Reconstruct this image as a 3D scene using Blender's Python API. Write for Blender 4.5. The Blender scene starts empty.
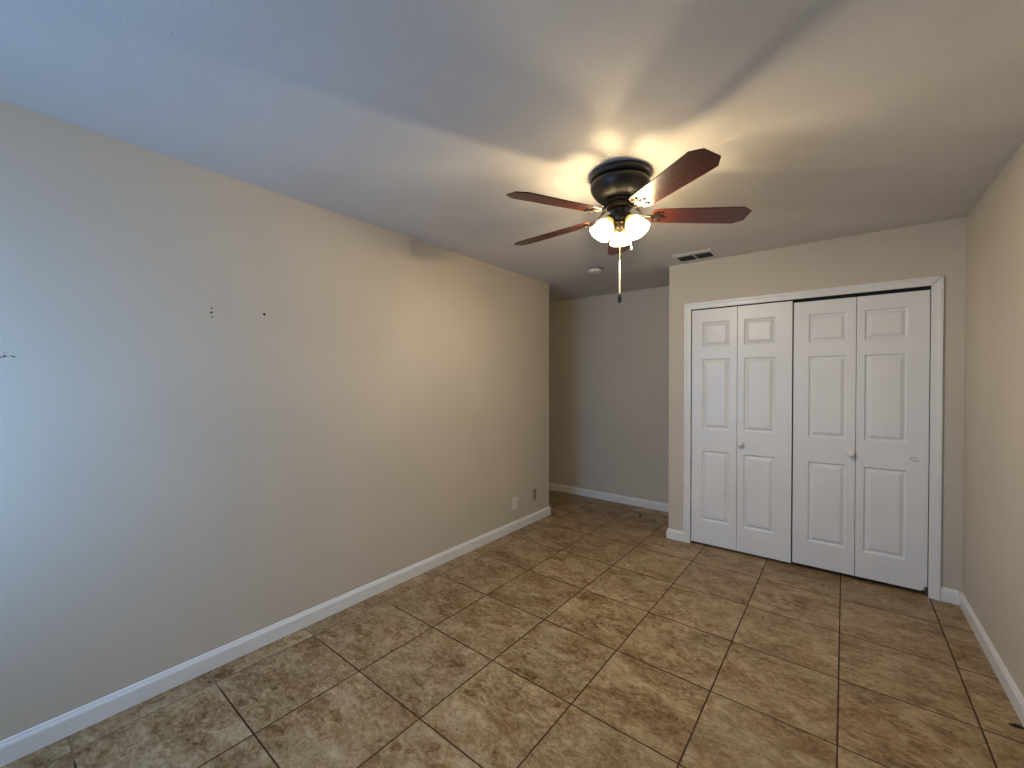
import bpy, bmesh, math, random
from mathutils import Vector, Matrix
random.seed(7)
PI = math.pi
S = bpy.context.scene
C = S.collection

# ------------------------------------------------------------------ camera
CAM = Vector((0.001, -2.018, 1.4116))
YAW, PITCH, ROLL = 0.6609, -0.0107, -0.0001
fwd = Vector((-math.sin(YAW)*math.cos(PITCH), math.cos(YAW)*math.cos(PITCH), math.sin(PITCH)))
rgt = Vector((math.cos(YAW), math.sin(YAW), 0)); up = rgt.cross(fwd)
r2 = rgt*math.cos(ROLL)+up*math.sin(ROLL); u2 = -rgt*math.sin(ROLL)+up*math.cos(ROLL)
cd = bpy.data.cameras.new('camera'); cam = bpy.data.objects.new('camera', cd); C.objects.link(cam)
M = Matrix(((r2.x, u2.x, -fwd.x, CAM.x), (r2.y, u2.y, -fwd.y, CAM.y), (r2.z, u2.z, -fwd.z, CAM.z), (0, 0, 0, 1)))
cam.matrix_world = M
cd.sensor_width = 36; cd.lens = 415.09*36/1024; cd.clip_start = 0.02
cd.shift_x = -5.9/1024; cd.shift_y = 1.8/1024
S.camera = cam

# ------------------------------------------------------------------ light and exposure
w = bpy.data.worlds.new('sky'); S.world = w; w.use_nodes = True
bg = w.node_tree.nodes['Background']; bg.inputs[0].default_value = (0.45, 0.62, 1.0, 1); bg.inputs[1].default_value = 1.0
def area(name, loc, rot, sx, sy, power, col):
    d = bpy.data.lights.new(name, 'AREA'); d.shape = 'RECTANGLE'; d.size = sx; d.size_y = sy
    d.energy = power; d.color = col
    o = bpy.data.objects.new(name, d); C.objects.link(o); o.location = loc; o.rotation_euler = rot
    return o
WX0, WX1, WZ0, WZ1 = -2.22, -1.10, 0.85, 1.80       # bedroom window behind the camera
RY = -2.80                                          # rear wall face
area('window_daylight', ((WX0+WX1)/2, RY-0.16, (WZ0+WZ1)/2), (PI/2-.35, 0, 0), WX1-WX0, WZ1-WZ0, 42, (0.21, 0.51, 1.0))
LAMP_W, LAMP_C = 20.5, (1.0, 0.885, 0.68)
S.view_settings.view_transform = 'Standard'; S.view_settings.look = 'None'
S.view_settings.gamma = 1; S.view_settings.use_curve_mapping = False
S.view_settings.exposure = 0.0

# ------------------------------------------------------------------ helpers
def lin(r, g, b):
    f = lambda c: c/12.92 if c <= .04045 else ((c+.055)/1.055)**2.4
    return (f(r/255), f(g/255), f(b/255), 1)
def mat(name, col, rough=.5, metal=0, bump=None, coat=0, spec=.5):
    m = bpy.data.materials.new(name); m.use_nodes = True
    nt = m.node_tree; b = nt.nodes['Principled BSDF']
    b.inputs['Base Color'].default_value = col; b.inputs['Roughness'].default_value = rough
    b.inputs['Metallic'].default_value = metal; b.inputs['Coat Weight'].default_value = coat
    b.inputs['Specular IOR Level'].default_value = spec
    if bump:
        sc, st, dist = bump
        tc = nt.nodes.new('ShaderNodeTexCoord'); n = nt.nodes.new('ShaderNodeTexNoise')
        n.inputs['Scale'].default_value = sc; n.inputs['Detail'].default_value = 4
        bp = nt.nodes.new('ShaderNodeBump'); bp.inputs['Strength'].default_value = st; bp.inputs['Distance'].default_value = dist
        nt.links.new(tc.outputs['Object'], n.inputs['Vector']); nt.links.new(n.outputs['Fac'], bp.inputs['Height'])
        nt.links.new(bp.outputs['Normal'], b.inputs['Normal'])
    return m
def mottle(m, c1, c2, scale, detail=3, stretch=(1, 1, 1)):
    nt = m.node_tree; b = nt.nodes['Principled BSDF']
    tc = nt.nodes.new('ShaderNodeTexCoord'); mp = nt.nodes.new('ShaderNodeMapping'); mp.inputs['Scale'].default_value = stretch
    n = nt.nodes.new('ShaderNodeTexNoise'); n.inputs['Scale'].default_value = scale; n.inputs['Detail'].default_value = detail
    r = nt.nodes.new('ShaderNodeValToRGB'); r.color_ramp.elements[0].position = .35; r.color_ramp.elements[1].position = .65
    r.color_ramp.elements[0].color = c1; r.color_ramp.elements[1].color = c2
    nt.links.new(tc.outputs['Object'], mp.inputs['Vector']); nt.links.new(mp.outputs[0], n.inputs['Vector'])
    nt.links.new(n.outputs['Fac'], r.inputs['Fac']); nt.links.new(r.outputs[0], b.inputs['Base Color'])
    return m
M_wall = mottle(mat('wall_paint', lin(203, 193, 178), .62, bump=(160, .18, .004)), lin(200, 190, 173), lin(206, 195, 178), 1.5)
M_ceil = mottle(mat('ceiling_texture', lin(222, 219, 213), .8, bump=(120, .38, .006)), lin(208, 204, 199), lin(215, 211, 206), 2)
M_trim = mottle(mat('trim_paint', lin(232, 231, 227), .35), lin(228, 227, 223), lin(235, 234, 230), 4)
M_door = mottle(mat('door_paint', lin(233, 233, 231), .36, bump=(220, .06, .002)), lin(230, 230, 228), lin(236, 236, 234), 3)
M_black = mat('oil_rubbed_bronze', lin(15, 14, 14), .42, .1, bump=(60, .05, .001))
M_iron = mat('iron_bronze', lin(40, 34, 29), .32, .6, bump=(60, .05, .001))
M_nickel = mat('fitter_bronze', lin(92, 80, 66), .3, .8, bump=(80, .05, .001))
M_chain = mat('chain_metal', lin(215, 200, 165), .35, .5, bump=(900, .3, .001))
M_fob = mat('fob_black', lin(18, 16, 15), .3, bump=(40, .05, .001))
M_dark = mat('dark_void', lin(22, 20, 18), .8, bump=(40, .1, .001))
M_vent = mat('vent_enamel', lin(205, 202, 194), .45, bump=(60, .05, .001))
M_ventd = mat('vent_grey', lin(128, 125, 119), .7, bump=(200, .3, .001))
M_plast = mat('white_plastic', lin(226, 222, 210), .38, bump=(60, .04, .001))
M_beigepl = mat('painted_plate', lin(190, 175, 152), .6, bump=(120, .1, .001))
M_brownpl = mat('brown_jack', lin(150, 128, 100), .5, bump=(120, .1, .001))
M_metal = mat('track_steel', lin(120, 118, 115), .4, .9, bump=(60, .05, .001))
M_glass = bpy.data.materials.new('window_glass'); M_glass.use_nodes = True
gt_ = M_glass.node_tree; gt_.nodes.remove(gt_.nodes['Principled BSDF'])
g1 = gt_.nodes.new('ShaderNodeBsdfTransparent'); g2 = gt_.nodes.new('ShaderNodeBsdfGlossy'); g2.inputs['Roughness'].default_value = .02
g3 = gt_.nodes.new('ShaderNodeMixShader'); g3.inputs[0].default_value = .06
gt_.links.new(g1.outputs[0], g3.inputs[1]); gt_.links.new(g2.outputs[0], g3.inputs[2]); gt_.links.new(g3.outputs[0], gt_.nodes['Material Output'].inputs[0])
M_bulb = bpy.data.materials.new('bulb_glow'); M_bulb.use_nodes = True      # clear lamp glass glowing from its filament
nt_ = M_bulb.node_tree; nt_.nodes.remove(nt_.nodes['Principled BSDF']); o_ = nt_.nodes['Material Output']
tb_ = nt_.nodes.new('ShaderNodeBsdfTransparent'); eb_ = nt_.nodes.new('ShaderNodeEmission'); ab_ = nt_.nodes.new('ShaderNodeAddShader')
nb_ = nt_.nodes.new('ShaderNodeTexNoise'); rb_ = nt_.nodes.new('ShaderNodeValToRGB')
rb_.color_ramp.elements[0].color = (1, .84, .58, 1); rb_.color_ramp.elements[1].color = (1, .9, .68, 1)
nt_.links.new(nb_.outputs['Fac'], rb_.inputs[0]); nt_.links.new(rb_.outputs[0], eb_.inputs[0]); eb_.inputs[1].default_value = 6
nt_.links.new(tb_.outputs[0], ab_.inputs[0]); nt_.links.new(eb_.outputs[0], ab_.inputs[1]); nt_.links.new(ab_.outputs[0], o_.inputs[0])

# blade veneer
def wood():
    m = mat('blade_veneer', lin(110, 50, 26), .3, coat=.15); nt = m.node_tree; b = nt.nodes['Principled BSDF']
    b.inputs['Coat Roughness'].default_value = .2
    tc = nt.nodes.new('ShaderNodeTexCoord'); mp = nt.nodes.new('ShaderNodeMapping'); mp.inputs['Scale'].default_value = (1.5, 22, 22)
    n = nt.nodes.new('ShaderNodeTexNoise'); n.inputs['Scale'].default_value = 3; n.inputs['Detail'].default_value = 6; n.inputs['Distortion'].default_value = .6
    r = nt.nodes.new('ShaderNodeValToRGB'); r.color_ramp.elements[0].position = .3; r.color_ramp.elements[1].position = .7
    r.color_ramp.elements[0].color = lin(44, 16, 10); r.color_ramp.elements[1].color = lin(88, 38, 22)
    nt.links.new(tc.outputs['Object'], mp.inputs['Vector']); nt.links.new(mp.outputs[0], n.inputs['Vector'])
    nt.links.new(n.outputs['Fac'], r.inputs['Fac']); nt.links.new(r.outputs[0], b.inputs['Base Color'])
    return m
M_wood = wood()

# frosted glass: partly clear, partly scattering, softly glowing from the bulb inside
def frost():
    m = bpy.data.materials.new('frosted_glass'); m.use_nodes = True; nt = m.node_tree
    for n in list(nt.nodes): nt.nodes.remove(n)
    N = nt.nodes.new; L = nt.links.new
    out = N('ShaderNodeOutputMaterial'); tr = N('ShaderNodeBsdfTransparent'); tr.inputs[0].default_value = (1, .93, .80, 1)
    tl = N('ShaderNodeBsdfTranslucent'); pass
    em = N('ShaderNodeEmission')
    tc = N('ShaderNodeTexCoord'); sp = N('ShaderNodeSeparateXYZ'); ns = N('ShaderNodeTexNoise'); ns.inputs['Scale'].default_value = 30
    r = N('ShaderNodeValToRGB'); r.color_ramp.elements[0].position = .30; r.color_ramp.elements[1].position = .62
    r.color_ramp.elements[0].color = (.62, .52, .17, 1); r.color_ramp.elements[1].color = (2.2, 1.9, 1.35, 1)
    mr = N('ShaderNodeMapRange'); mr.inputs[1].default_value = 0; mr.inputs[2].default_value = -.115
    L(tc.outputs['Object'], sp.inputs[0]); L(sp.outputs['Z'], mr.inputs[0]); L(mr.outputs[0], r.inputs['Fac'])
    r2_ = N('ShaderNodeValToRGB'); r2_.color_ramp.elements[0].position = .30; r2_.color_ramp.elements[1].position = .6
    r2_.color_ramp.elements[0].color = (.06, .045, .012, 1); r2_.color_ramp.elements[1].color = (1, .93, .78, 1)
    L(mr.outputs[0], r2_.inputs['Fac']); L(r2_.outputs[0], tl.inputs[0])
    r3_ = N('ShaderNodeValToRGB'); r3_.color_ramp.elements[0].position = .30; r3_.color_ramp.elements[1].position = .48
    r3_.color_ramp.elements[0].color = (.12, .10, .04, 1); r3_.color_ramp.elements[1].color = (1, .93, .80, 1)
    L(mr.outputs[0], r3_.inputs['Fac']); L(r3_.outputs[0], tr.inputs[0])
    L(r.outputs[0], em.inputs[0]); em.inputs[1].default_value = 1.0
    L(tc.outputs['Object'], ns.inputs['Vector'])
    m1 = N('ShaderNodeMixShader'); m1.inputs[0].default_value = .22
    L(tr.outputs[0], m1.inputs[1]); L(tl.outputs[0], m1.inputs[2])
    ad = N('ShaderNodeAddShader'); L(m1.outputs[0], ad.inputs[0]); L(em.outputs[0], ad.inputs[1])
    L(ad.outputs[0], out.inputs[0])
    return m
M_frost = frost()

# floor: 18 inch ceramic tiles, grout lines follow the measured grid
def floor_mat():
    m = mat('floor_tile', lin(140, 115, 85), .5); nt = m.node_tree; b = nt.nodes['Principled BSDF']
    N = nt.nodes.new; L = nt.links.new
    T = .459
    tc = N('ShaderNodeTexCoord'); mp = N('ShaderNodeMapping'); mp.vector_type = 'POINT'
    mp.inputs['Rotation'].default_value = (0, 0, .0053); mp.inputs['Scale'].default_value = (1/T, 1/T, 1/T)
    L(tc.outputs['Object'], mp.inputs['Vector'])
    sp = N('ShaderNodeSeparateXYZ'); L(mp.outputs[0], sp.inputs[0])
    def mth(op, a, b_=None, c=None):
        n = N('ShaderNodeMath'); n.operation = op
        for i, v in enumerate((a, b_, c)):
            if v is None: continue
            if isinstance(v, (int, float)): n.inputs[i].default_value = v
            else: L(v, n.inputs[i])
        return n.outputs[0]
    def edge(o):
        f = mth('FRACT', o); return mth('MINIMUM', f, mth('SUBTRACT', 1.0, f))
    d = mth('MINIMUM', edge(sp.outputs['X']), edge(sp.outputs['Y']))
    wob = N('ShaderNodeTexNoise'); wob.inputs['Scale'].default_value = 9; wob.inputs['Detail'].default_value = 4; L(tc.outputs['Object'], wob.inputs['Vector'])
    d = mth('ADD', d, mth('MULTIPLY', mth('SUBTRACT', wob.outputs['Fac'], .5), .006))
    g = N('ShaderNodeMapRange'); g.inputs[1].default_value = .0055; g.inputs[2].default_value = .0085; L(d, g.inputs[0])   # 0 grout .. 1 tile
    # per-tile random
    cx = mth('FLOOR', sp.outputs['X']); cy = mth('FLOOR', sp.outputs['Y'])
    cv = N('ShaderNodeCombineXYZ'); L(cx, cv.inputs[0]); L(cy, cv.inputs[1])
    wn = N('ShaderNodeTexWhiteNoise'); wn.noise_dimensions = '3D'; L(cv.outputs[0], wn.inputs['Vector'])
    off = N('ShaderNodeVectorMath'); off.operation = 'SCALE'; off.inputs['Scale'].default_value = 20; L(wn.outputs['Color'], off.inputs[0])
    ad = N('ShaderNodeVectorMath'); ad.operation = 'ADD'; L(tc.outputs['Object'], ad.inputs[0]); L(off.outputs[0], ad.inputs[1])
    st = N('ShaderNodeMapping'); st.inputs['Scale'].default_value = (1, 1.5, 1); L(ad.outputs[0], st.inputs['Vector'])
    def noise(sc, det, dist, rough=.6):
        n = N('ShaderNodeTexNoise'); n.inputs['Scale'].default_value = sc; n.inputs['Detail'].default_value = det
        n.inputs['Distortion'].default_value = dist; n.inputs['Roughness'].default_value = rough
        L(st.outputs[0], n.inputs['Vector']); return n.outputs['Fac']
    big = noise(4.5, 10, .6, .65); mid = noise(15, 8, 1.4, .7); fine = noise(48, 8, .9, .75); big2 = noise(2.6, 5, .5)
    r = N('ShaderNodeValToRGB'); e = r.color_ramp.elements
    e[0].position = .40; e[0].color = lin(98, 72, 46); e[1].position = .60; e[1].color = lin(188, 168, 138)
    x = e.new(.45); x.color = lin(132, 105, 76)
    x = e.new(.50); x.color = lin(154, 131, 100)
    x = e.new(.53); x.color = lin(166, 144, 113)
    L(mth('ADD', mth('ADD', mth('MULTIPLY', big, .36), mth('MULTIPLY', mid, .38)), mth('MULTIPLY', fine, .26)), r.inputs['Fac'])
    # thin dark veins
    v = mth('ABSOLUTE', mth('SUBTRACT', noise(11, 8, 1.6, .66), .5))
    vr = N('ShaderNodeMapRange'); vr.inputs[1].default_value = 0; vr.inputs[2].default_value = .03; vr.inputs[3].default_value = .80; vr.inputs[4].default_value = 1; L(v, vr.inputs[0])
    hs = N('ShaderNodeHueSaturation'); hs.inputs['Saturation'].default_value = 1.1; L(r.outputs[0], hs.inputs['Color'])
    tv = mth('ADD', mth('MULTIPLY', wn.outputs['Value'], .12), .92)
    bv = mth('ADD', mth('MULTIPLY', big2, .3), .85)
    L(mth('MULTIPLY', mth('MULTIPLY', tv, vr.outputs[0]), bv), hs.inputs['Value'])
    mx = N('ShaderNodeMix'); mx.data_type = 'RGBA'; L(g.outputs[0], mx.inputs['Factor'])
    nearw = N('ShaderNodeMapRange'); nearw.inputs[1].default_value = -4.80; nearw.inputs[2].default_value = -4.90; L(sp.outputs['X'], nearw.inputs[0])
    neary = N('ShaderNodeMapRange'); neary.inputs[1].default_value = 3.4; neary.inputs[2].default_value = 3.0; L(sp.outputs['Y'], neary.inputs[0])
    gm = N('ShaderNodeMix'); gm.data_type = 'RGBA'; gm.inputs['A'].default_value = lin(66, 44, 26); gm.inputs['B'].default_value = lin(128, 106, 80)   # grout along the wall is lighter, close to the tile colour
    L(mth('MULTIPLY', nearw.outputs[0], neary.outputs[0]), gm.inputs['Factor']); L(gm.outputs['Result'], mx.inputs['A']); L(hs.outputs[0], mx.inputs['B'])
    L(mx.outputs['Result'], b.inputs['Base Color'])
    rr = N('ShaderNodeMapRange'); rr.inputs[3].default_value = .85; rr.inputs[4].default_value = .40; L(g.outputs[0], rr.inputs[0]); L(rr.outputs[0], b.inputs['Roughness'])
    bp = N('ShaderNodeBump'); bp.inputs['Strength'].default_value = .35; bp.inputs['Distance'].default_value = .004
    L(mth('ADD', g.outputs[0], mth('MULTIPLY', fine, .6)), bp.inputs['Height']); L(bp.outputs[0], b.inputs['Normal'])
    b.inputs['Specular IOR Level'].default_value = .35
    return m
M_floor = floor_mat()

def box(bm, x0, x1, y0, y1, z0, z1):
    vs = [bm.verts.new((x, y, z)) for x in (x0, x1) for y in (y0, y1) for z in (z0, z1)]
    for f in ((0, 1, 3, 2), (4, 6, 7, 5), (0, 4, 5, 1), (2, 3, 7, 6), (0, 2, 6, 4), (1, 5, 7, 3)):
        bm.faces.new([vs[i] for i in f])
def prism(bm, pts, ax, a, b):
    """extrude a 2D outline along axis ax; outline coords fill the other two axes in order"""
    def P(p, t):
        q = list(p); q.insert(ax, t); return bm.verts.new(q)
    A = [P(p, a) for p in pts]; B = [P(p, b) for p in pts]; n = len(pts)
    bm.faces.new(A); bm.faces.new(B[::-1])
    for i in range(n): bm.faces.new((A[i], B[i], B[(i+1) % n], A[(i+1) % n]))
def lathe(bm, prof, seg=48, mtx=None, close=False):
    rings = []
    for r, z in prof:
        if r < 1e-6: rings.append([bm.verts.new((0, 0, z))])
        else: rings.append([bm.verts.new((r*math.cos(2*PI*k/seg), r*math.sin(2*PI*k/seg), z)) for k in range(seg)])
    pr = list(zip(rings, rings[1:]))
    if close: pr.append((rings[-1], rings[0]))
    for a, b in pr:
        for k in range(seg):
            k2 = (k+1) % seg
            if len(a) == 1 and len(b) == 1: continue
            if len(a) == 1: bm.faces.new((a[0], b[k], b[k2]))
            elif len(b) == 1: bm.faces.new((a[k], a[k2], b[0]))
            else: bm.faces.new((a[k], a[k2], b[k2], b[k]))
    if mtx is not None: bmesh.ops.transform(bm, matrix=mtx, verts=[v for R_ in rings for v in R_])
def tube(bm, pts, r, seg=10, flat=1.0):
    pts = [Vector(p) for p in pts]; rs = r if isinstance(r, (list, tuple)) else [r]*len(pts)
    rings = []
    for i, p in enumerate(pts):
        t = (pts[min(i+1, len(pts)-1)]-pts[max(i-1, 0)]).normalized()
        a = Vector((0, 0, 1)) if abs(t.z) < .9 else Vector((1, 0, 0))
        s = t.cross(a).normalized(); u = s.cross(t)
        rings.append([bm.verts.new(p+s*math.cos(2*PI*k/seg)*rs[i]+u*math.sin(2*PI*k/seg)*rs[i]*flat) for k in range(seg)])
    for a, b in zip(rings, rings[1:]):
        for k in range(seg): bm.faces.new((a[k], a[(k+1) % seg], b[(k+1) % seg], b[k]))
    bm.faces.new(rings[0]); bm.faces.new(rings[-1][::-1])
def obj(name, bm, m, parent=None, smooth=False, loc=None, bevel=0):
    bmesh.ops.recalc_face_normals(bm, faces=bm.faces)
    me = bpy.data.meshes.new(name); bm.to_mesh(me); bm.free(); me.materials.append(m)
    o = bpy.data.objects.new(name, me); C.objects.link(o)
    if loc is not None: o.location = loc
    if parent: o.parent = parent
    if smooth:
        for p in me.polygons: p.use_smooth = True
        me.set_sharp_from_angle(angle=math.radians(38))
    if bevel:
        b = o.modifiers.new('bevel', 'BEVEL'); b.width = bevel; b.segments = 2; b.limit_method = 'ANGLE'; b.angle_limit = math.radians(50)
    return o
def BM(): return bmesh.new()
def struct(o, label=None):
    o['kind'] = 'structure'
    if label: o['label'] = label
    return o
def tag(o, label, cat, group=None):
    o['label'] = label; o['category'] = cat
    if group: o['group'] = group
    return o
def empty(name, loc=(0, 0, 0), rz=0):
    o = bpy.data.objects.new(name, None); C.objects.link(o); o.location = loc; o.rotation_euler = (0, 0, rz); o.empty_display_size = .1
    return o
def sbox(name, m, *b):
    bm = BM()
    for q in b: box(bm, *q)
    return struct(obj(name, bm, m))

# ------------------------------------------------------------------ room shell
XL, XR, H = -2.431, .614, 2.44
YE, YC, YB, XC = 1.646, 1.757, 2.515, -1.216
XH = -4.3
OX0, OX1, OZ = -1.043, .474, 2.045     # rough closet opening
sbox('floor', M_floor, (XH-.12, XR+.12, RY-.14, YB+.12, -.1, 0))
sbox('ceiling', M_ceil, (XH-.12, XR+.12, RY-.14, YB+.12, H, H+.12))
w_left = sbox('wall_left', M_wall, (XL-.12, XL, RY, YE, 0, H))
w_left['label'] = 'long beige painted wall on the left, ending at the passage'
sbox('wall_hall', M_wall, (XH, XL-.12, YE-.12, YE, 0, H), (XH-.12, XH, YE-.12, YB, 0, H))
sbox('wall_back', M_wall, (XH-.12, XR+.12, YB, YB+.12, 0, H))['label'] = 'shaded beige wall at the end of the passage'
sbox('wall_right', M_wall, (XR, XR+.12, RY, YB, 0, H))
sbox('wall_closet', M_wall, (XC, OX0, YC, YC+.115, 0, H), (OX1, XR, YC, YC+.115, 0, H), (OX0, OX1, YC, YC+.115, OZ, H))['label'] = 'beige wall around the closet opening'
sbox('wall_closet_side', M_wall, (XC, XC+.115, YC+.115, YB, 0, H))
sbox('wall_rear', M_wall, (XL-.12, WX0, RY-.14, RY, 0, H), (WX1, XR+.12, RY-.14, RY, 0, H), (WX0, WX1, RY-.14, RY, 0, WZ0), (WX0, WX1, RY-.14, RY, WZ1, H))
# rear window: frame, sash bars, glass
wf = BM(); t = .04
for q in ((WX0, WX0+t, WZ0, WZ1), (WX1-t, WX1, WZ0, WZ1), (WX0+t, WX1-t, WZ0, WZ0+t), (WX0+t, WX1-t, WZ1-t, WZ1), (WX0+t, WX1-t, (WZ0+WZ1)/2-.02, (WZ0+WZ1)/2+.02)):
    box(wf, q[0], q[1], RY-.10, RY-.06, q[2], q[3])
wn = struct(obj('window_1', wf, M_trim, bevel=.003), 'white framed window behind the viewer')
sl = BM(); box(sl, WX0, WX1, RY-.058, RY+.03, WZ0, WZ0+.02); obj('window_sill', sl, M_trim, wn, bevel=.004)

pn = BM(); box(pn, WX0+t, WX1-t, RY-.082, RY-.078, WZ0+t, WZ1-t); obj('window_pane', pn, M_glass, wn)

# baseboards: profile with a rounded, stepped top
BH, BT = .088, .014
def base_prof(sgn):   # (offset from wall, z)
    return [(0, 0), (sgn*BT, 0), (sgn*BT, BH-.022), (sgn*(BT-.003), BH-.014), (sgn*(BT-.006), BH-.010), (sgn*(BT-.008), BH-.003), (sgn*(BT-.011), BH), (0, BH)]
def base_x(name, xw, y0, y1, sgn):   # runs along y on a wall at x = xw
    bm = BM(); prism(bm, [(xw+a, z) for a, z in base_prof(sgn)], 1, y0, y1); return struct(obj(name, bm, M_trim))
def base_y(name, yw, x0, x1, sgn):
    bm = BM(); prism(bm, [(yw+a, z) for a, z in base_prof(sgn)], 0, x0, x1); return struct(obj(name, bm, M_trim))
base_x('baseboard_left', XL, RY, YE+BT, 1)
base_y('baseboard_hall', YE, XH, XL, 1)
base_y('baseboard_back', YB, XH, XC, -1)
base_x('baseboard_closet_side', XC, YC-BT, YB-BT, -1)
base_y('baseboard_closet', YC, XC, -1.0835, -1)
base_y('baseboard_closet_right', YC, .5185, XR-BT, -1)
base_x('baseboard_right', XR, RY, YC, -1)

# closet casing (trim) with mitred corners, jambs, head track
CX0, CX1, CZ, CW = -1.083, .518, 2.089, .057
IX0, IX1, IZ = CX0+CW, CX1-CW, CZ-CW
def casing_prof(t_):  # thickness in front of the wall across the casing, t_ 0 = outer edge .. 1 = inner edge
    return .017 if t_ < .12 else (.018 if t_ < .3 else (.014 if t_ < .4 else .009))
steps = [0, .04, .10, .30, .38, .46, .92, 1]
thick = [.010, .017, .018, .017, .013, .0115, .009, .005]
def casing(name, kind):
    bm = BM(); A = []; B = []
    for s_, th in zip(steps, thick):
        x = s_*CW
        if kind == 'left': a = (CX0+x, YC-th, 0); b = (CX0+x, YC-th, CZ-x)
        elif kind == 'right': a = (CX1-x, YC-th, 0); b = (CX1-x, YC-th, CZ-x-.0008)
        else: a = (CX0+x, YC-th, CZ-x); b = (CX1-x-.0042, YC-th, CZ-x)
        A.append(bm.verts.new(a)); B.append(bm.verts.new(b))
    A2 = [bm.verts.new((v.co.x, YC, v.co.z)) for v in (A[0], A[-1])]; B2 = [bm.verts.new((v.co.x, YC, v.co.z)) for v in (B[0], B[-1])]
    for i in range(len(A)-1): bm.faces.new((A[i], A[i+1], B[i+1], B[i]))
    bm.faces.new((A2[0], A[0], B[0], B2[0])); bm.faces.new((A[-1], A2[1], B2[1], B[-1]))
    bm.faces.new([A2[0]]+A+[A2[1]]); bm.faces.new([B2[0]]+B+[B2[1]])
    return struct(obj(name, bm, M_trim))
casing('trim_1', 'left')['label'] = 'white casing left of the closet doors'
casing('trim_2', 'top')['label'] = 'white casing above the closet doors'
casing('trim_3', 'right')['label'] = 'white casing right of the closet doors, with a cracked mitre'
bm = BM(); box(bm, OX0, IX0-.004, YC+.0, YC+.115, 0, OZ); box(bm, IX1+.004, OX1, YC, YC+.115, 0, OZ); box(bm, IX0-.004, IX1+.004, YC, YC+.115, IZ+.004, OZ)
struct(obj('trim_4', bm, M_trim), 'white jamb lining the closet opening')
bm = BM(); box(bm, IX0, IX1, YC+.034, YC+.039, IZ-.016, IZ+.004); box(bm, IX0, IX1, YC+.062, YC+.067, IZ-.016, IZ+.004); box(bm, IX0, IX1, YC+.003, YC+.10, IZ+.0, IZ+.004)  # plate covers the white jamb; its dark colour stands for the gap's shade
struct(obj('trim_5', bm, M_dark), 'track above the folding closet doors, coloured dark for the shaded gap')

# ------------------------------------------------------------------ bifold closet doors
def leaf_bm(x0, x1, z0, z1, px0, px1, rows, yf, t=.030):
    """hollow-core moulded leaf: front face with three embossed panels"""
    bm = BM()
    xs = [x0, px0, px1, x1]; zs = [z0]+[v for r_ in rows for v in r_]+[z1]
    G = {}
    def V(x, y, z):
        k = (round(x, 5), round(y, 5), round(z, 5))
        if k not in G: G[k] = bm.verts.new((x, y, z))
        return G[k]
    pan = {(1, 1), (1, 3), (1, 5)}
    for i in range(3):
        for j in range(len(zs)-1):
            if (i, j) in pan: continue
            bm.faces.new((V(xs[i], yf, zs[j]), V(xs[i+1], yf, zs[j]), V(xs[i+1], yf, zs[j+1]), V(xs[i], yf, zs[j+1])))
    prof = [(0, 0), (.001, .0060), (.007, .0150), (.011, .0165), (.014, .0150), (.034, .0016), (.038, .0010)]
    for (a, b) in rows:
        R_ = []
        for ins, dep in prof:
            R_.append([V(px0+ins, yf+dep, a+ins), V(px1-ins, yf+dep, a+ins), V(px1-ins, yf+dep, b-ins), V(px0+ins, yf+dep, b-ins)])
        for p, q in zip(R_, R_[1:]):
            for k in range(4): bm.faces.new((p[k], p[(k+1) % 4], q[(k+1) % 4], q[k]))
        bm.faces.new(R_[-1])
    # back and edges
    yb = yf+t
    f = [V(x0, yb, z0), V(x1, yb, z0), V(x1, yb, z1), V(x0, yb, z1)]
    bm.faces.new(f)
    bot = [V(x, yf, z0) for x in xs]; top = [V(x, yf, z1) for x in xs]
    lf = [V(x0, yf, z) for z in zs]; rt = [V(x1, yf, z) for z in zs]
    bm.faces.new(bot+[f[1], f[0]]); bm.faces.new(top[::-1]+[f[3], f[2]])
    bm.faces.new(lf[::-1]+[f[0], f[3]][::1]) if False else bm.faces.new([f[0]]+lf+[f[3]])
    bm.faces.new([f[1]]+rt+[f[2]])
    return bm
ROWS = [(.213, .812), (.999, 1.597), (1.702, 1.909)]
def bifold(name, label, leaves, z0, z1, yf, knob, dz):
    d = struct(empty(name, ((leaves[0][0]+leaves[-1][1])/2, yf+.015, 0)), label); ox, oy = d.location.x, d.location.y
    out = []
    for (x0, x1, p0, p1) in leaves:
        bm = leaf_bm(x0-ox, x1-ox, z0, z1, p0-ox, p1-ox, [(a+dz, b+dz) for a, b in ROWS], yf-oy)
        out.append(obj('door_leaf', bm, M_door, d, bevel=.0012))
    kx, kz, ki = knob
    bm = BM(); mt = Matrix.Translation((kx-ox, yf-oy, kz)) @ Matrix.Rotation(PI/2, 4, 'X') @ Matrix.Scale(1.3, 4)
    lathe(bm, [(0, -.001), (.010, -.001), (.010, .003), (.0065, .006), (.0065, .012), (.010, .015), (.0150, .019), (.0170, .025), (.0160, .031), (.0115, .036), (.005, .0385), (0, .039)], 28, mt)
    kn = obj('knob', bm, M_trim, out[ki], smooth=True)
    return d, out
YF = YC+.006
d1, lv1 = bifold('door_1', 'left white folding closet door with two panelled leaves',
       [(-1.0215, -.669, -.936, -.724), (-.666, -.292, -.619, -.404)], .020, 2.024, YF, (-.637, .903, 1), 0.006)
d2, lv2 = bifold('door_2', 'right white folding closet door with two panelled leaves, hung slightly lower',
       [(-.283, .0855, -.188, .036), (.0885, .4585, .133, .354)], .029, 2.008, YF+.004, (.060, .899, 0), 0.0)
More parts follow.
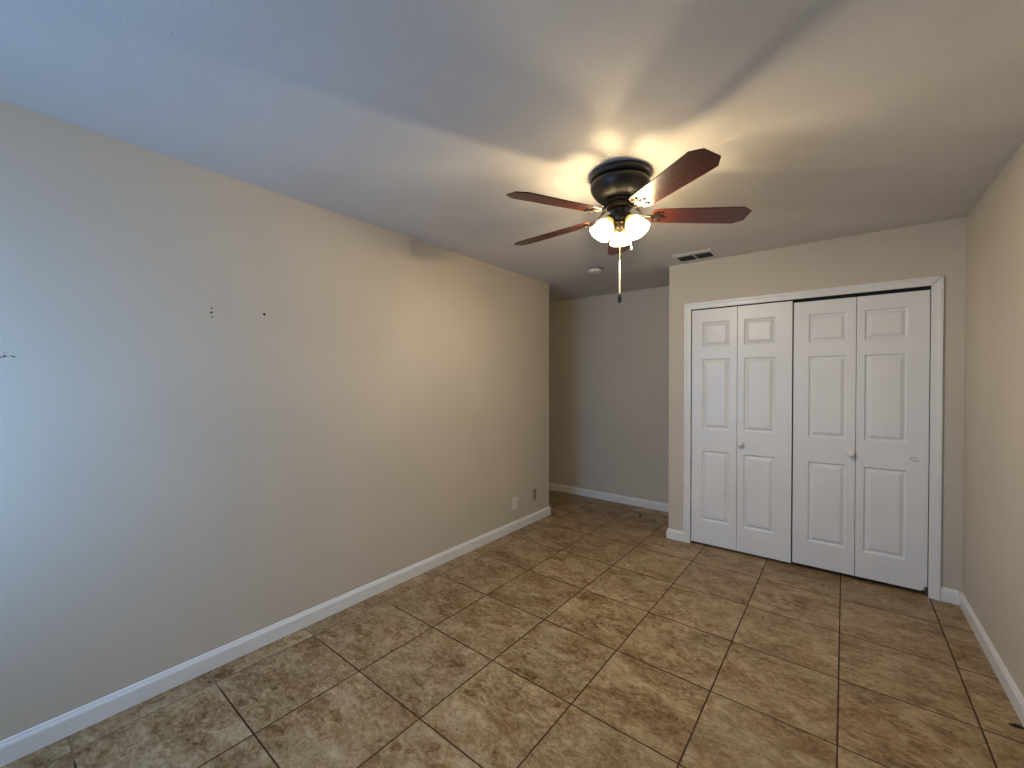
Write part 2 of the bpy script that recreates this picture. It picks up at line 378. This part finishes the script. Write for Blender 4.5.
# oval scuff ring and bottom pivot on the right-most leaf
oy = d2.location.y; ox = d2.location.x
bm = BM()
pts = [(.392+.0190*math.cos(a)-ox, YF+.0036-oy, .893+.0125*math.sin(a)-.004*math.cos(a)) for a in [2*PI*k/24 for k in range(25)]]
tube(bm, pts, .0022, 6, .6)
r_ = obj('scuff_ring', bm, M_ventd, lv2[1]); r_['label'] = 'small grey oval mark'
bm = BM(); box(bm, .4435-ox, .4575-ox, YF-.004-oy, YF+.0035-oy, .033, .062); box(bm, .432-ox, .4575-ox, YF-.004-oy, YF+.0035-oy, .033, .040); tube(bm, [(.451-ox, YF+.010-oy, .0), (.451-ox, YF+.010-oy, .035)], .004)
r_ = obj('pivot_bracket', bm, M_metal, lv2[1], bevel=.001); r_['label'] = 'grey metal pivot bracket'

# ------------------------------------------------------------------ ceiling fan
FX, FY, FS = -.872, -.069, 1.038
fan = tag(empty('ceiling_fan', (FX, FY, H)), 'dark bronze hugger ceiling fan with five reddish wood blades and three glowing glass shades', 'ceiling fan')
fan.scale = (FS, FS, FS)
def fz(z): return z-2.4024
bm = BM(); lathe(bm, [(0, 0), (.131, 0), (.1385, -.004), (.1410, -.012), (.1410, -.024), (.1385, -.031), (.132, -.036), (.126, -.038), (0, -.038)], 64)
obj('ceiling_canopy', bm, M_black, fan, smooth=True)
bm = BM(); lathe(bm, [(0, -.038), (.126, -.038), (.132, -.041), (.1375, -.047), (.1395, -.054), (.1390, -.062), (.1365, -.073), (.130, -.086), (.120, -.100), (.107, -.112), (.096, -.120), (.084, -.125), (.060, -.128), (0, -.128)], 64)
obj('motor_housing', bm, M_black, fan, smooth=True)
bm = BM(); lathe(bm, [(0, -.128), (.060, -.128), (.068, -.132), (.068, -.139), (.058, -.143), (.062, -.147), (.062, -.160), (.052, -.166), (0, -.166)], 48)
obj('flywheel', bm, M_iron, fan, smooth=True)
bm = BM(); lathe(bm, [(0, -.166), (.043, -.166), (.046, -.171), (.046, -.214), (.042, -.222), (.034, -.226), (0, -.226)], 48)
obj('switch_housing', bm, M_black, fan, smooth=True)
bm = BM(); lathe(bm, [(0, -.226), (.027, -.226), (.0295, -.230), (.0295, -.235), (.024, -.240), (.023, -.254), (.020, -.264), (.010, -.271), (.005, -.277), (0, -.278)], 40)
fitter = obj('light_fitter', bm, M_nickel, fan, smooth=True)

ANG = [37.8, 114.9, 181.4, 249.9, 324.0]; TZ = [2.207, 2.209, 2.186, 2.166, 2.185]
BR0, BR1, PITCHB, BZ0 = .150, .612, math.radians(-12), 2.205
def blade_bm():
    bm = BM(); L_ = BR1-BR0
    o = [(0, .036), (.010, .047), (.030, .053), (.10, .056), (L_-.045, .066), (L_, .036)]
    out = [(x, y) for x, y in o]+[(x, -y) for x, y in o[::-1]]
    prism(bm, out, 2, -.0028, .0028)
    return bm
def arm_bm():
    """blade iron, origin on the blade root; reaches back and up to the flywheel"""
    bm = BM(); k = -.0028
    z = -.0055
    # flange under the blade: three prongs and two curved bars
    prism(bm, [(-.012, .010), (.010, .016), (.030, .034), (.046, .036), (.050, .030), (.040, .024), (.024, .008), (.060, .008), (.066, 0), (.060, -.008), (.024, -.008), (.040, -.024), (.050, -.030), (.046, -.036), (.030, -.034), (.010, -.016), (-.012, -.010)], 2, -.0068, -.0030)
    for r in (.021, .034):
        tube(bm, [(.012+r*math.cos(a)*.9, r*math.sin(a), -.0062) for a in [math.radians(v) for v in range(-100, 101, 20)]], .0028, 8, .8)
    for (x, y) in ((.044, .030), (.044, -.030), (.057, 0)):
        lathe(bm, [(0, -.0100), (.003, -.0096), (.0044, -.0082), (.0044, -.0065), (0, -.0065)], 12, Matrix.Translation((x, y, 0)))
    return bm
for i, (a, tz) in enumerate(zip(ANG, TZ)):
    ar = math.radians(a); tilt = -math.atan2(tz-BZ0, BR1-.07)
    R_ = Matrix.Rotation(ar, 4, 'Z') @ Matrix.Translation((.07, 0, fz(BZ0))) @ Matrix.Rotation(tilt, 4, 'Y')
    Rb = R_ @ Matrix.Translation((BR0-.07, 0, 0)) @ Matrix.Rotation(PITCHB, 4, 'X')
    b = obj('blade', blade_bm(), M_wood, fan, bevel=.0015); b.matrix_local = Rb
    if i == 0: b0 = b
    ir = obj('blade_iron', arm_bm(), M_iron, fan, smooth=True, bevel=0); ir.matrix_local = Rb
    bm = BM()
    tube(bm, [(.050, 0, fz(2.248)), (.070, 0, fz(2.247)), (.088, 0, fz(2.236)), (.104, .004, fz(2.217)), (.122, .004, fz(2.202)), (.146, 0, fz(2.1985))], [.010, .010, .0085, .0075, .009, .012], 12, .6)
    ob = obj('iron_arm', bm, M_iron, ir, smooth=True)
    ob.matrix_local = Rb.inverted() @ Matrix.Rotation(ar, 4, 'Z')

# lamps: arm, socket cup, bell shade, bulb
LA = [231.0, 352.0, 112.0]
def shade_bm():
    bm = BM()
    o = [(.0215, 0), (.0245, -.006), (.0310, -.016), (.0400, -.030), (.0465, -.046), (.0500, -.062), (.0520, -.078), (.0540, -.092), (.0575, -.104), (.0620, -.112)]
    i = [(r-.0028, z) for r, z in o][::-1]
    lathe(bm, o+i, 40, close=True); return bm
for a in LA:
    ar = math.radians(a); out = Vector((math.cos(ar), math.sin(ar), 0))
    neck = out*.048+Vector((0, 0, fz(2.186)))
    ax = (out*math.sin(math.radians(36))+Vector((0, 0, -math.cos(math.radians(35))))).normalized()   # where the mouth points
    Rm = (-ax).to_track_quat('Z', 'Y').to_matrix().to_4x4()
    bm = BM(); st_ = out*.022+Vector((0, 0, fz(2.170)))
    tube(bm, [st_, st_+out*.012+Vector((0, 0, .008)), neck-ax*.026+out*-.004, neck-ax*.012], .0065, 10)
    arm = obj('lamp_arm', bm, M_nickel, fan, smooth=True)
    bm = BM(); lathe(bm, [(0, .016), (.012, .016), (.020, .010), (.0245, .002), (.0245, -.008), (.0215, -.008), (.0195, .0), (0, .002)], 28)
    cup = obj('socket_cup', bm, M_nickel, arm, smooth=True); cup.matrix_local = Matrix.Translation(neck) @ Rm @ Matrix.Scale(.9, 4)
    sh = obj('lamp_shade', shade_bm(), M_frost, fan, smooth=True); sh.matrix_local = Matrix.Translation(neck) @ Rm @ Matrix.Scale(.86, 4)
    sh['label'] = 'glowing frosted glass bell shade'
    bm = BM(); lathe(bm, [(0, 0), (.011, -.001), (.012, -.018), (.018, -.032), (.0240, -.048), (.0255, -.058), (.0230, -.070), (.014, -.080), (0, -.084)], 24)
    bu = obj('bulb', bm, M_bulb, sh, smooth=True)
    for typ, pw in (('SPOT', .40), ('POINT', .60)):      # LED lamp: most of its light leaves forward of the screw base
        ld = bpy.data.lights.new('lamp_light', typ); ld.energy = LAMP_W*pw; ld.color = LAMP_C; ld.shadow_soft_size = .016
        if typ == 'SPOT': ld.spot_size = PI; ld.spot_blend = .45
        lo = bpy.data.objects.new('lamp_light', ld); C.objects.link(lo); lo.location = fan.location+(neck+ax*.078)*FS
        lo.rotation_euler = Rm.to_euler()
# pull chains
def chain(pts, r): 
    bm = BM(); tube(bm, pts, r, 8); return bm
cz0 = fz(2.127)
bm = chain([(0, 0, cz0), (0, 0, fz(1.985))], .0013)
k = 0
while cz0-k*.006 > fz(1.985):
    lathe(bm, [(0, .0022), (.0022, 0), (0, -.0022)], 6, Matrix.Translation((0, 0, cz0-k*.006))); k += 1
pc = obj('pull_chain', bm, M_chain, fan); pc['label'] = 'long beaded pull chain with a black end pull'
bm = chain([(0, 0, fz(1.985)), (0, 0, fz(1.83))], .0042); lathe(bm, [(0, .004), (.0048, 0), (0, -.005)], 10, Matrix.Translation((0, 0, fz(1.987))))
o = obj('chain_extension', bm, M_beigepl, pc, smooth=True)
bm = BM(); lathe(bm, [(0, 0), (.005, -.001), (.0062, -.006), (.0088, -.020), (.0092, -.034), (.0075, -.042), (0, -.046)], 20, Matrix.Translation((0, 0, fz(1.833))))
obj('chain_fob', bm, M_fob, pc, smooth=True)
cx_, cy_ = .048, .012
bm = BM(); tube(bm, [(.040, .010, fz(2.19)), (cx_+.004, cy_+.002, fz(2.187)), (cx_+.004, cy_+.002, fz(2.05))], .0012, 8)
k = 0
while 2.187-k*.006 > 2.05:
    lathe(bm, [(0, .0022), (.0022, 0), (0, -.0022)], 6, Matrix.Translation((cx_+.004, cy_+.002, fz(2.187-k*.006)))); k += 1
lathe(bm, [(0, .002), (.003, 0), (.0042, -.010), (.003, -.015), (0, -.016)], 12, Matrix.Translation((cx_+.004, cy_+.002, fz(2.05))))
o = obj('pull_chain', bm, M_chain, fan); o['label'] = 'short beaded pull chain'

# ------------------------------------------------------------------ ceiling register
vx0, vx1, vy0, vy1 = -1.100, -.797, 1.450, 1.680
vent = tag(empty('air_vent', ((vx0+vx1)/2, (vy0+vy1)/2, H)), 'white ceiling air vent with dark louvers above the closet wall', 'vent')
hx, hy = (vx1-vx0)/2, (vy1-vy0)/2
bm = BM(); fw_ = .022
def ring_frame(bm, hx, hy, w_, z0, z1):
    o0 = [(-hx, -hy), (hx, -hy), (hx, hy), (-hx, hy)]; i0 = [(-hx+w_, -hy+w_), (hx-w_, -hy+w_), (hx-w_, hy-w_), (-hx+w_, hy-w_)]
    A = [bm.verts.new((x, y, z0)) for x, y in o0]; B = [bm.verts.new((x*.985, y*.98, z1)) for x, y in o0]; D = [bm.verts.new((x, y, z1-.002)) for x, y in i0]; E_ = [bm.verts.new((x, y, z0)) for x, y in i0]
    for P, Q in ((A, B), (B, D), (D, E_), (E_, A)):
        for k in range(4): bm.faces.new((P[k], P[(k+1) % 4], Q[(k+1) % 4], Q[k]))
ring_frame(bm, hx, hy, fw_, 0, -.006)
box(bm, -.006, .006, -hy+fw_, hy-fw_, -.007, -.001)
obj('vent_frame', bm, M_vent, vent)
bm = BM(); box(bm, -hx+fw_-.002, hx-fw_+.002, -hy+fw_-.002, hy-fw_+.002, -.0012, -.0004); obj('vent_opening_shade', bm, M_dark, vent)  # dark sheet paints in the shade of the opening behind the louvers
n_l = 9
for k in range(n_l):
    y = -hy+fw_+.010+(2*hy-2*fw_-.02)*k/(n_l-1)
    for s in (-1, 1):
        bm = BM(); x0, x1 = (-hx+fw_, -.007) if s < 0 else (.007, hx-fw_)
        sg = -1 if k < 2 else 1
        prism(bm, [(y-.0105, -.0085 if sg > 0 else -.0018), (y-.0100, -.0092 if sg > 0 else -.0026), (y+.0105, -.0026 if sg > 0 else -.0092), (y+.0100, -.0018 if sg > 0 else -.0085)], 0, x0, x1)
        o = obj('louver', bm, M_ventd if k > 0 else M_vent, vent)

# ------------------------------------------------------------------ smoke detector
sd = tag(empty('smoke_detector', (-1.775, 1.415, H)), 'small round white smoke detector on the ceiling over the passage', 'smoke detector')
bm = BM(); lathe(bm, [(0, 0), (.070, 0), (.070, -.006), (.066, -.010), (0, -.010)], 40); obj('mounting_plate', bm, M_ventd, sd, smooth=True)
bm = BM(); lathe(bm, [(0, -.010), (.062, -.010), (.064, -.016), (.063, -.026), (.057, -.034), (.040, -.038), (.020, -.040), (0, -.040)], 40)
obj('detector_cover', bm, M_plast, sd, smooth=True)
bm = BM(); lathe(bm, [(0, -.0395), (.007, -.0395), (.008, -.041), (.006, -.0435), (0, -.044)], 16, Matrix.Translation((.012, -.010, 0))); obj('test_button', bm, M_vent, sd, smooth=True)

# ------------------------------------------------------------------ outlet and cable plate on the left wall
ot = tag(empty('wall_outlet', (XL, 1.062, .257)), 'white duplex outlet low on the left wall, farther from the corner', 'outlet')
bm = BM(); box(bm, 0, .0055, -.038, .038, -.059, .059); obj('cover_plate', bm, M_plast, ot, bevel=.002)
for dz in (-.0195, .0195):
    bm = BM(); pts = []
    for k in range(24):
        a = 2*PI*k/24; y = .0172*math.cos(a); z = max(-.0135, min(.0135, .0172*math.sin(a))); pts.append((y, z+dz))
    prism(bm, pts, 0, .004, .0075); rc = obj('receptacle', bm, M_plast, ot)
    bm = BM()
    box(bm, .0070, .0078, -.0085, -.0060, dz-.001, dz+.008); box(bm, .0070, .0078, .0058, .0083, dz-.001, dz+.007)
    lathe(bm, [(0, 0), (.0026, 0), (.0026, .0008), (0, .0008)], 12, Matrix.Translation((.0070, 0, dz-.008)) @ Matrix.Rotation(PI/2, 4, 'Y'))
    obj('socket_slots', bm, M_dark, rc)
bm = BM(); lathe(bm, [(0, 0), (.003, 0), (.0025, .0012), (0, .0015)], 12, Matrix.Translation((.0055, 0, 0)) @ Matrix.Rotation(PI/2, 4, 'Y')); obj('screw', bm, M_metal, ot)
cp = tag(empty('cable_plate', (XL, 1.372, .272)), 'beige wall plate with a brown jack, nearest the left wall corner', 'wall plate')
bm = BM(); box(bm, 0, .005, -.036, .036, -.060, .060); obj('cover_plate', bm, M_beigepl, cp, bevel=.002)
bm = BM(); box(bm, .004, .0075, -.012, .030, -.048, -.003); box(bm, .004, .0075, -.012, .030, .001, .050); obj('jack_insert', bm, M_brownpl, cp, bevel=.001)

# ------------------------------------------------------------------ holes and scuffs on the left wall (parts of the wall)
for (y, z, r) in ((-1.331, 1.770, .0035), (-1.332, 1.749, .0052), (-1.330, 1.727, .0035), (-1.096, 1.770, .0065)):
    bm = BM(); lathe(bm, [(0, .0012), (r*.7, .0012), (r, .0007), (r*1.15, -.0008)], 16, Matrix.Translation((XL, y, z)) @ Matrix.Rotation(PI/2, 4, 'Y'))
    obj('screw_hole', bm, M_dark, w_left)
for pts in ([(-1.996, 1.499), (-1.984, 1.5), (-1.972, 1.502), (-1.966, 1.506)], [(-1.975, 1.509), (-1.969, 1.506)], [(-1.974, 1.516), (-1.970, 1.517)], [(-1.957, 1.507), (-1.950, 1.503), (-1.945, 1.502)]):
    bm = BM(); tube(bm, [(XL+.0002, y, z) for y, z in pts], [.0022]+[.0030]*(len(pts)-2)+[.0018], 8, .5); obj('scuff_mark', bm, M_dark, w_left)

# ------------------------------------------------------------------ tiny litter on the floor
def chip(name, loc, s, label, m=M_dark):
    bm = BM(); bmesh.ops.create_icosphere(bm, subdivisions=2, radius=1)
    for v in bm.verts:
        v.co *= 1+.35*math.sin(v.co.x*5+v.co.y*3)+random.uniform(-.12, .12); v.co.x *= s[0]; v.co.y *= s[1]; v.co.z *= s[2]
    z = -min(v.co.z for v in bm.verts)
    for v in bm.verts: v.co.z += z
    tag(obj(name, bm, m, smooth=True, loc=loc), label, 'debris')
chip('dirt_crumb', (-1.635, 2.164, 0), (.010, .016, .010), 'small dark crumb on the tiles in the passage')
chip('dry_leaf_bit', (.580, .560, 0), (.020, .007, .004), 'thin dark scrap on the floor against the right baseboard')
chip('dirt_speck', (-.530, -.251, 0), (.0035, .003, .002), 'tiny dark speck in the middle of a floor tile in the foreground')
